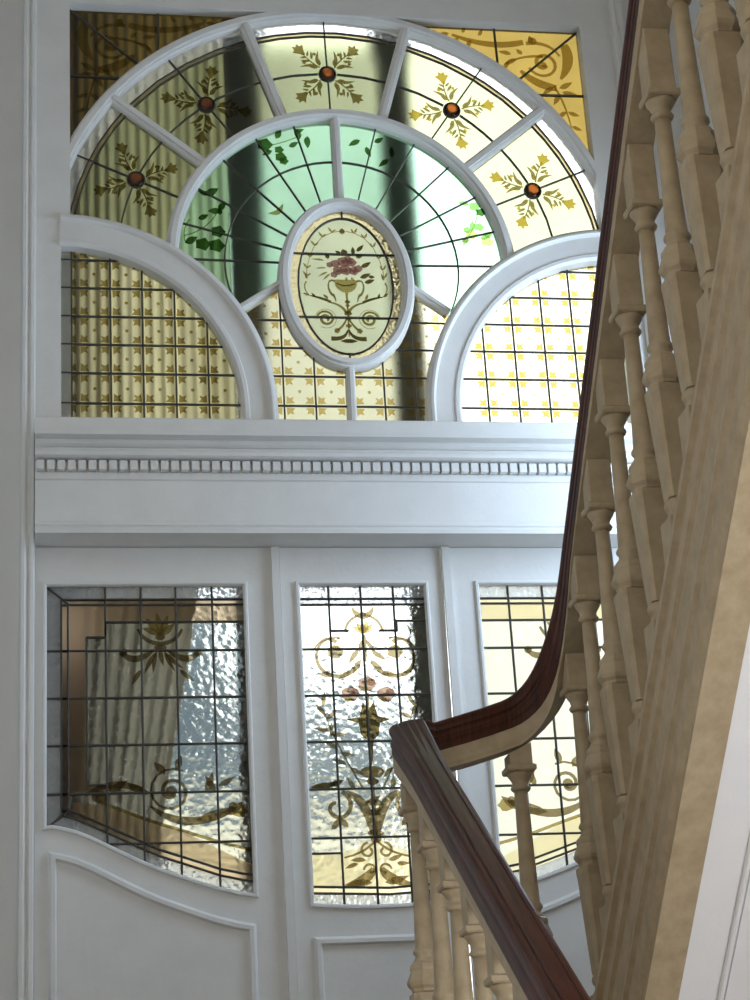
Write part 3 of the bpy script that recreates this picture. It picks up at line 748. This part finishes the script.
P(ribbon([(0, -1.545), (0, -1.6)], .008)); P(blob(0, -1.805, .040, .020, 14)); P(blob(0, -1.80, .024, .010), 'p_gold'); P(blob(0, -1.835, .020, .012), 'p_dark'); P(ribbon([(0, -1.84), (0, -2.03)], .010, .014))
P(blob(0, -2.0, .026, .012)); P(blob(0, -2.02, .018, .012))
pane = mb.build('pane', d)
L = [[(x, GT), (x, -2.3)] for x in (-.110, -.004, .104)]+[[(-gl, z), (gl, z)] for z in HZ[2:6]+(-2.012,)]+[[(-gl, -1.226), (gl, -1.226)], [(-gl, -1.246), (gl, -1.246)]]
L += [[(x, z+.040) for x, z in bot], [(x, z+.060) for x, z in bot], [(-gl, -2.06), (-.11, -2.06)], [(.11, -2.06), (gl, -2.06)], [(-.11, -1.335), (-.05, -1.335)], [(.05, -1.335), (.11, -1.335), (.11, -1.302), (gl, -1.302)]]
leads(L, poly, pane, .0066, yb-.002)

# ================================================================= STAIRS
SU, SL = .885, .649                   # rise per run: upper flight (towards the hall), lower flight (towards the doors)
AU = math.atan(SU); AL = math.atan(SL)
XL = -.327                            # axis of the lower balustrade; the upper one stands on X = 0
RU = .98
def rail_u(y): return -1.481-RU*(y+3)
def rail_l(y): return -2.715+SL*(y+3)

# --- handrail: one continuous run, up the lower flight, round the corner, up the upper flight
path = [(XL, -4.9+.2*i, rail_l(-4.9+.2*i)) for i in range(13)]+[(XL, -2.30, -2.268), (-.275, -2.30, -2.276), (-.233, -2.30, -2.264), (-.181, -2.30, -2.249)]
b0, b1, b2, b3 = Vector((-.135, -2.30, -2.234)), Vector((-.050, -2.30, -2.206)), Vector((0, -2.362, rail_u(-2.495)-.135)), Vector((0, -2.495, rail_u(-2.495)))
for i in range(19):
    t = i/18
    path.append(tuple(b0*(1-t)**3+b1*(3*t*(1-t)**2)+b2*(3*t*t*(1-t))+b3*t**3))
path += [(0, y, rail_u(y)) for y in (-2.8, -3.1, -3.4, -3.7, -4.0, -4.3, -4.62)]
DROP = []                              # the under-rail is deeper where it is shaped round the turn
for i, p_ in enumerate(path):
    if i < 13: DROP.append(0)
    elif i < 17: DROP.append(.014)
    elif p_[1] < -2.6: DROP.append(min(.010, -.014+.024*(-2.6-p_[1])/1.1))
    else: DROP.append(max(-.018, .014-.032*(i-17)/8))
rail = empty('handrail', (XL, -4.9, Z0+rail_l(-4.9)-.07), 'dark polished wooden handrail turning a sharp corner and sweeping up the stair', 'handrail')
half = [(.012, .0015), (.0145, -.0015), (.017, .0005), (.023, -.0005), (.028, -.003), (.031, -.008), (.0315, -.014), (.030, -.021), (.0275, -.025), (.0275, -.029), (.030, -.034), (.0305, -.042), (.0285, -.047), (.0285, -.060)]
prof = [(0, .002)]+half+[(-a, b) for a, b in half[::-1]]
mb = MB(); mb.sweep3(path, prof, M['wood']); mb.build('rail_cap', rail)
SUBH = .084
sub = [(.0275, -.060), (.0275, -.074), (.0265, -.079), (.0265, -SUBH), (-.0265, -SUBH), (-.0265, -.079), (-.0275, -.074), (-.0275, -.060)]
mb = MB(); mb.sweep3(path, sub, M['cream'], drop=DROP); under = tag(mb.build('under_rail', rail), 'cream painted under-rail')
from mathutils.bvhtree import BVHTree
UND = BVHTree.FromPolygons([v.co+rail.location for v in under.data.vertices], [tuple(p.vertices) for p in under.data.polygons])

# --- balusters
BLK = []
def make_baluster():
    """local origin: top of the square abacus"""
    root = bpy.data.objects.new('baluster', None); COL.objects.link(root); root.empty_display_size = .05
    m = M['cream']
    mb = MB(); mb.sqlathe([(.026, .0), (.0295, -.003), (.0295, -.011), (.027, -.014)], m, .04)
    mb.lathe([(.026, -.014), (.0255, -.018), (.022, -.024), (.0175, -.031), (.016, -.038), (.0185, -.041), (.0205, -.045), (.0185, -.049), (.0145, -.052)], 20, m)
    mb.build('capital', root, 0)
    mb = MB(); mb.lathe([(.0140, -.052), (.0145, -.10), (.0158, -.17), (.0175, -.23), (.0190, -.272), (.0215, -.275), (.0235, -.279), (.0235, -.283), (.020, -.287), (.019, -.291), (.022, -.297), (.026, -.302)], 20, m)
    mb.build('shaft', root, 0)
    mb = MB(); mb.lathe([(.0265, -.302), (.0295, -.305), (.0305, -.312), (.0295, -.316), (.0325, -.324), (.0365, -.334), (.0375, -.339), (.035, -.345), (.0295, -.351), (.0285, -.356)], 8, m, smooth=False, rot=PI/8, sx=1.04, sy=1.04)
    mb.build('collar', root, 0)
    mb = MB(); mb.sqlathe([(.0255, -.356), (.0315, -.360), (.0315, -.372), (.0305, -.376), (.0215, -.555), (.0205, -.562)], m, .30)
    mb.build('pedestal', root, 0)
    mb = MB(); mb.lathe([(.0205, -.562), (.0245, -.566), (.0265, -.573), (.0245, -.580), (.0215, -.583), (.0215, -.590), (.0275, -.600)], 16, m)
    mb.sqlathe([(.0285, -.600), (.0285, -.612)], m, .06)
    mb.build('foot', root, 0)
    return root
def copy_tree(o, parent=None):
    c = o.copy(); COL.objects.link(c); c.parent = parent
    for ch in o.children: copy_tree(ch, c)
    return c
ORD = ['lowest', 'second', 'third', 'fourth', 'fifth', 'sixth', 'seventh', 'eighth', 'ninth', 'tenth', 'eleventh', 'twelfth', 'thirteenth', 'fourteenth', 'fifteenth']
AB_U = -1.676
def abz_u(y): return AB_U-.893*(y+3)
string_top_u = lambda y: -2.377-SU*(y+3)
pu = make_baluster()
pl = make_baluster()
pt_ = make_baluster()
GAP = .004
for k in range(13):
    y = -2.39-.149*k if k else -2.402
    o = pu if k == 0 else copy_tree(pu)
    x_ = .003 if k == 0 else 0
    low = []                            # the abacus must clear the under-rail
    for dx in (-.03, 0, .03):
        for dy in (-.03, 0, .03):
            r = UND.ray_cast(Vector((x_+dx, y+dy, Z0+abz_u(y)-.12)), Vector((0, 0, 1)))
            if r[0] is not None: low.append(r[0].z)
    o.location = (x_, y, min(Z0+abz_u(y), min(low)-.006))
    BLK.append((o, (-SU, Z0+string_top_u(y)-o.location.z+.005)))
    lab = 'lowest cream turned baluster of the upper flight, just above the curve of the handrail' if k == 0 else '%s cream turned baluster up from the handrail curve on the upper flight' % ORD[k]
    tag(o, lab, 'baluster', 'turned balusters of the upper flight')
for k in range(9):
    y = -2.335-.162*k
    o = pl if k == 0 else copy_tree(pl)
    o.location = (XL, y, Z0-2.880+SL*(y+3))
    BLK.append((o, (SL, -.707)))
    lab = 'cream turned baluster under the sharp corner of the dark handrail' if k == 0 else '%s cream turned baluster down from the rail corner on the lower flight' % ORD[k]
    tag(o, lab, 'baluster', 'turned balusters of the lower flight')
pt_.location = (-.104, -2.30, Z0-2.364)
BLK.append((pt_, (0, -.805)))
tag(pt_, 'single cream baluster standing alone under the level turn of the handrail', 'baluster')
def up_at(o, dx, dy):
    r = UND.ray_cast(Vector((o.location.x+dx, o.location.y+dy, o.location.z-.03)), Vector((0, 0, 1)))
    return r[3]-.03 if r[0] is not None else None
for o, (fs_, fz) in BLK:
    h_ = .0235
    g = {(i, j): up_at(o, i*h_, j*h_) for i in (-1, 0, 1) for j in (-1, 0, 1)}
    m0 = g[0, 0] if g[0, 0] is not None else .06
    d = lambda p, q: (g[p]-g[q])/(2*h_) if g[p] is not None and g[q] is not None else 0
    sx_, sy_ = d((1, 0), (-1, 0)), d((0, 1), (0, -1))
    up0 = min(v-(sx_*i+sy_*j)*h_ for (i, j), v in g.items() if v is not None)-GAP
    if up0-(abs(sx_)+abs(sy_))*h_ < .0015: sx_ = sy_ = 0; up0 = max(.0015, min(v for v in g.values() if v is not None)-.003)
    mb = MB(); mb.sqlathe([(h_, 0), (h_, up0)], M['cream'], .06, top=lambda x, y: up0+sx_*x+sy_*y)
    c = mb.build('top_block', None, 0); c.parent = o
    mb = MB(); mb.sqlathe([(.0285, -.612), (.0285, fz)], M['cream'], .06, top=lambda x, y: fz+fs_*y)
    c = mb.build('foot_block', None, 0); c.parent = o

# --- the flights
st = empty('staircase', (0, -2.2, LAND), 'cream painted staircase with a moulded string board and white sloping underside', 'staircase')
def slope_path(x, zf, y0, y1): return [(x, y0, zf(y0)), (x, y1, zf(y1))]
sp = [(-.025, 0), (.040, 0), (.045, -.005), (.045, -.017), (.036, -.021), (.032, -.027), (.038, -.035), (.038, -.056), (.031, -.061), (.031, -.070), (.034, -.076), (.034, -.108), (.030, -.114), (.038, -.120), (.039, -.134), (.032, -.141), (.032, -.150), (.035, -.154), (.035, -.176), (.031, -.181), (.039, -.188), (.042, -.198), (.038, -.208), (.035, -.213), (.035, -.225), (-.025, -.225)]
mb = MB(); mb.sweep3(slope_path(0, string_top_u, -2.14, -5.5), sp, M['cream']); mb.build('string_board', st)
# underside: plaster slab with a bead near its edge
mb = MB(); sf = lambda y: string_top_u(y)-.300
mb.sweep3(slope_path(0, lambda y: sf(y)+.012, -2.12, -5.5), [(-.025, .0), (-.025, .04), (-1.28, .04), (-1.28, 0)], M['soffit'])
mb.sweep3(slope_path(0, lambda y: sf(y)+.012, -2.12, -5.5), [(-.098, .002), (-.098, -.004), (-.101, -.007), (-.105, -.007), (-.108, -.004), (-.108, .002)], M['soffit'])
mb.sweep3(slope_path(0, lambda y: sf(y)+.012, -2.12, -5.5), [(-.112, .002), (-.112, -.003), (-.118, -.003), (-.118, .002)], M['soffit'])
mb.build('underside', st)
rise, run = .1545, .1545/SU
for i in range(18):
    mb = MB(); y = -2.30-run*i; z = LAND+rise*(i+1)
    mb.box(.026, 1.28, y-run-.005, y+.018, z-.03, z, M['step']); mb.box(.026, 1.28, y-.018, y, z-rise, z-.03, M['white'])
    mb.build('step', st, 0)
st2 = empty('staircase', (-1, -4.9, 0), 'lower flight of cream painted stairs rising from the hall to the landing', 'staircase')
mb = MB(); low_top = lambda y: -3.590+SL*(y+3)
mb.sweep3(slope_path(XL, low_top, -4.95, -2.31), [(.03, 0), (.035, -.01), (.03, -.02), (.03, -.23), (-.03, -.23), (-.03, -.02), (-.035, -.01), (-.03, 0)], M['cream']); mb.build('string_board', st2)
n = 11; rise = LAND/n; run = rise/SL
for i in range(n-1):
    mb = MB(); y = -2.30-run*(n-1-i); z = rise*(i+1)
    mb.box(-1.598, XL-.032, y-.018, y+run+.005, z-.03, z, M['step']); mb.box(-1.598, XL-.032, y, y+.018, z-rise, z-.03, M['white'])
    mb.build('step', st2, 0)

# ================================================================= ROOM SHELL
def shell(name, boxes, mat, label, cat):
    mb = MB()
    for b in boxes: mb.box(*b, mat)
    return tag(mb.build(name, None, 0), label, cat, kind='structure')
CEI = Z0+1.75
XR = 1.30
shell('floor', [(-1.6, XR, -10, .03, -.1, 0)], M['floor'], 'wooden hall floor at the foot of the stairs', 'floor')
shell('floor_landing', [(-1.6, XR, -2.30, .10, LAND-.18, LAND)], M['floor'], 'landing floor in front of the glazed doors', 'floor')
shell('ceiling', [(-1.8, XR+.2, -10.2, .2, CEI, CEI+.15)], M['wallp'], 'white ceiling high above the stairwell', 'ceiling')
shell('wall_left', [(-1.8, -1.6, -10.2, .2, 0, CEI)], M['wallp'], 'plain white wall on the left of the stairwell', 'wall')
wy0, wy1, wz0, wz1 = -1.05, -.28, Z0-1.40, Z0-.25
shell('wall_right', [(XR, XR+.2, -10.2, -6.3, 0, CEI), (XR, XR+.2, -5.1, wy0, 0, CEI), (XR, XR+.2, -6.3, -5.1, 0, .85), (XR, XR+.2, -6.3, -5.1, 2.15, CEI), (XR, XR+.2, wy1, .2, 0, CEI), (XR, XR+.2, wy0, wy1, 0, wz0), (XR, XR+.2, wy0, wy1, wz1, CEI)], M['wallp'], 'white wall on the right beyond the upper flight of stairs', 'wall')
shell('wall_front', [(-1.6, -1.072, -.03, .03, LAND, CEI), (-1.6, -1.125, .03, .2, LAND, CEI), (1.072, XR, -.03, .2, LAND, CEI), (-1.072, 1.072, -.03, .2, Z0+1.30, CEI), (-1.6, XR, .03, .2, 0, LAND-.18)], M['wallp'], 'white wall around the tall glazed screen', 'wall')
hx0, hx1, hz1 = -.6, 1.1, 2.6
shell('wall_back', [(-1.6, hx0, -10.2, -10, 0, CEI), (hx1, XR, -10.2, -10, 0, CEI), (hx0, hx1, -10.2, -10, hz1, CEI)], M['wallp'], 'hall wall with the open street doorway behind the viewer', 'wall')

# ================================================================= OUTSIDE THE SCREEN
shell('floor_veranda', [(-1.9, 1.9, .20, 2.2, LAND-.2, LAND-.02)], M['ground'], 'veranda floor outside the glazed doors', 'floor')
def post(x0, x1, lean, lab):
    p = empty('veranda_post', ((x0+x1)/2, .36, LAND-.02), lab, 'post')
    mb = MB(); w = (x1-x0)/2; zb, zt = LAND-.02-Z0, 1.24; n = 20
    vs = []; cx = (x0+x1)/2
    for z, dx, r in ((zb, -lean, w*1.25), (zb+.16, -lean, w*1.25), (zb+.20, -lean, w), (zt-.18, lean, w*.97), (zt-.10, lean, w*1.25), (zt, lean, w*1.3)):
        for i in range(n): vs.append((cx+dx+r*math.cos(2*PI*i/n), .36+r*math.sin(2*PI*i/n), z))
    fs = []
    for j in range(5):
        for i in range(n): fs.append((j*n+i, j*n+(i+1) % n, (j+1)*n+(i+1) % n, (j+1)*n+i))
    fs += [list(range(n)), list(range(5*n, 6*n))]
    mb.add(vs, fs, M['post'], True); mb.build('post_shaft', p)
post(-.372, -.242, .028, 'dark veranda post showing as a dark band left of the oval medallion')
post(.220, .350, .012, 'dark veranda post showing as a dark band right of the oval medallion')
shell('wall_sky_block', [(-1.35, -1.12, .205, 2.2, LAND, Z0+1.6)], M['render'], 'unseen dark brown wall added outside to block sky light on the left', 'wall')  # added blocker: keeps sky light off the left end of the curtain
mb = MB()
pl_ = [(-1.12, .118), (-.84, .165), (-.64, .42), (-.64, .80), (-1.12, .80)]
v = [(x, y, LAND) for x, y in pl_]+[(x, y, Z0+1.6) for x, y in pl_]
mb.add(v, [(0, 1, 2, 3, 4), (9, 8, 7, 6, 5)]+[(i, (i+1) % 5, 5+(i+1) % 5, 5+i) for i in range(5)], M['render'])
tag(mb.build('wall_shade_splay', None, 0), 'dark brown splayed wall added behind the cream curtain to shade its left side', 'wall', kind='structure')  # added wedge-shaped blocker: the curtain darkens gradually towards the left
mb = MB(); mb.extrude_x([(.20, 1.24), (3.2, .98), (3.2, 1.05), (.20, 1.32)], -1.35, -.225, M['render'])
tag(mb.build('roof_sky_block'), 'sloping slab added over the left side of the fanlight to shade its top', 'roof', kind='structure')  # added slab: cuts overhead sky so the upper left panes darken

def cloth(name, xl, xr, y, z0, z1, pitch, amp, mat, lab, cat, nz=24):
    mb = MB(); vs = []; fs = []; nx = int((max(xr(z1), xr(z0))-xl)/pitch*8)
    for j in range(nz+1):
        z = z0+(z1-z0)*j/nz
        for i in range(nx+1):
            t = i/nx; x = xl+(xr(z)-xl)*t
            vs.append((x, y+amp*math.sin(2*PI*t*nx/8)*(1+.3*math.sin(t*23+z*.7))+amp*.4*math.sin(t*57), z))
    for j in range(nz):
        for i in range(nx): a = j*(nx+1)+i; fs.append((a, a+1, a+nx+2, a+nx+1))
    mb.add(vs, fs, mat, True); return tag(mb.build(name), lab, cat)
def xr_door_cloth(z): return -.50-.16*min(1, max(0, (-1.04-z)/.9))
cloth('curtain', -1.06, lambda z: -.385, .088, -1.03, 1.22, .036, .007, M['curtain'], 'pleated cream curtain hanging behind the left side of the fanlight', 'curtain', 30)
cloth('door_curtain', -1.06, xr_door_cloth, .10, LAND-Z0, -1.04, .045, .007, M['door_dimmer'], 'dull brown cloth added behind the left half of the left glazed door to darken it', 'curtain', 60)  # added darker cloth that dims the glass of the left door
cloth('sky_dimming_sheet', -.235, lambda z: .262, .50, -.99, 1.22, .05, .006, M['dimming'], 'thin net sheet added between the two dark posts to soften the sky behind the medallion', 'curtain')  # added sheer layer: lowers sky brightness in the middle only
cloth('door_blind', .372, lambda z: 1.06, .22, LAND-Z0, -1.06, .30, .002, M['blind'], 'cream blind behind the right glazed door', 'blind', 6)

h = empty('neighbour_house', (-1, 7.5, 0), 'cream rendered house with a grey slate roof beyond the glazed doors', 'house')
mb = MB(); mb.box(-4.2, 1.55, 7.0, 10.0, 0, 4.60, M['houser']); mb.build('house_wall', h, 0)
mb = MB(); v = [(-4.4, 6.8, 4.58), (1.75, 6.8, 4.58), (1.75, 10.2, 4.58), (-4.4, 10.2, 4.58), (-4.4, 8.5, 5.75), (1.75, 8.5, 5.75)]
mb.add(v, [(0, 1, 5, 4), (2, 3, 4, 5), (0, 4, 3), (1, 2, 5), (0, 3, 2, 1)], M['slate']); mb.build('house_roof', h, 0)
mb = MB(); v = [(-4.2, 7.6, 5.2), (.40, 7.6, 5.2), (.40, 9.4, 5.2), (-4.2, 9.4, 5.2), (-4.2, 7.6, 6.05), (.40, 7.6, 6.05), (.40, 9.4, 6.05), (-4.2, 9.4, 6.05), (-4.2, 8.5, 7.2), (.40, 8.5, 7.2)]
mb.add(v, [(0, 3, 2, 1), (0, 1, 5, 4), (2, 3, 7, 6), (1, 2, 6, 9, 5), (3, 0, 4, 8, 7), (4, 5, 9, 8), (6, 7, 8, 9)], M['slate']); mb.build('attic_storey', h, 0)
shell('ground', [(-14, 14, 2.2, 22, -.3, -.02)], M['ground'], 'paved yard outside', 'ground')

# ================================================================= LIGHT, SKY, CAMERA
w = bpy.data.worlds.new('World'); SC.world = w; w.use_nodes = True
bg = w.node_tree.nodes['Background']; bg.inputs[0].default_value = (.93, .98, 1.0, 1); bg.inputs[1].default_value = 3.2
def area(name, loc, aim, sx, sy, col, e):
    l = bpy.data.lights.new(name, 'AREA'); l.shape = 'RECTANGLE'; l.size = sx; l.size_y = sy; l.color = col; l.energy = e
    o = bpy.data.objects.new(name, l); COL.objects.link(o); o.location = loc
    o.rotation_euler = (Vector(aim)-Vector(loc)).to_track_quat('-Z', 'Y').to_euler(); return o
area('street_door_daylight', (.25, -10.05, 1.3), (.25, 0, 1.6), 1.65, 2.5, (1.0, .92, .80), 8)
area('soffit_fill', (XR+.1, -5.7, 1.5), (-1, -5.2, 1.7), 1.1, 1.2, (.92, .94, 1.0), 90)  # fill light in a made-up side opening, brightens the stair underside
area('landing_window_daylight', (XR+.1, (wy0+wy1)/2, (wz0+wz1)/2), (-1, (wy0+wy1)/2, (wz0+wz1)/2), .72, 1.1, (.50, .71, 1.0), 28)
l = bpy.data.lights.new('hall_warm_fill', 'POINT'); l.color = (1, .78, .52); l.energy = 18; l.shadow_soft_size = .12  # warm fill added out of view to tint the stairs brown
o = bpy.data.objects.new('hall_warm_fill', l); COL.objects.link(o); o.location = (-.9, -5.6, 5.4)

f, yaw, pitch, roll = 2015.5787, .182205011, .369670463, -.0618472595
cy, sy, cp, sp_ = math.cos(yaw), math.sin(yaw), math.cos(pitch), math.sin(pitch)
F = Vector((sy*cp, cy*cp, sp_)); R0 = Vector((cy, -sy, 0)); U0 = R0.cross(F)
c, s = math.cos(roll), math.sin(roll)
R = R0*c+U0*s; U = U0*c-R0*s
cam = bpy.data.cameras.new('Camera'); co = bpy.data.objects.new('Camera', cam); COL.objects.link(co)
cam.sensor_fit = 'VERTICAL'; cam.sensor_height = 24; cam.lens = f/1000*24; cam.clip_start = .05
co.matrix_world = Matrix(((R.x, U.x, -F.x, -1.07306389), (R.y, U.y, -F.y, -6.15338213), (R.z, U.z, -F.z, Z0-3.30938780), (0, 0, 0, 1)))
SC.camera = co
SC.view_settings.view_transform = 'Standard'; SC.view_settings.look = 'None'
SC.view_settings.gamma = 1; SC.view_settings.use_curve_mapping = False; SC.view_settings.exposure = 0
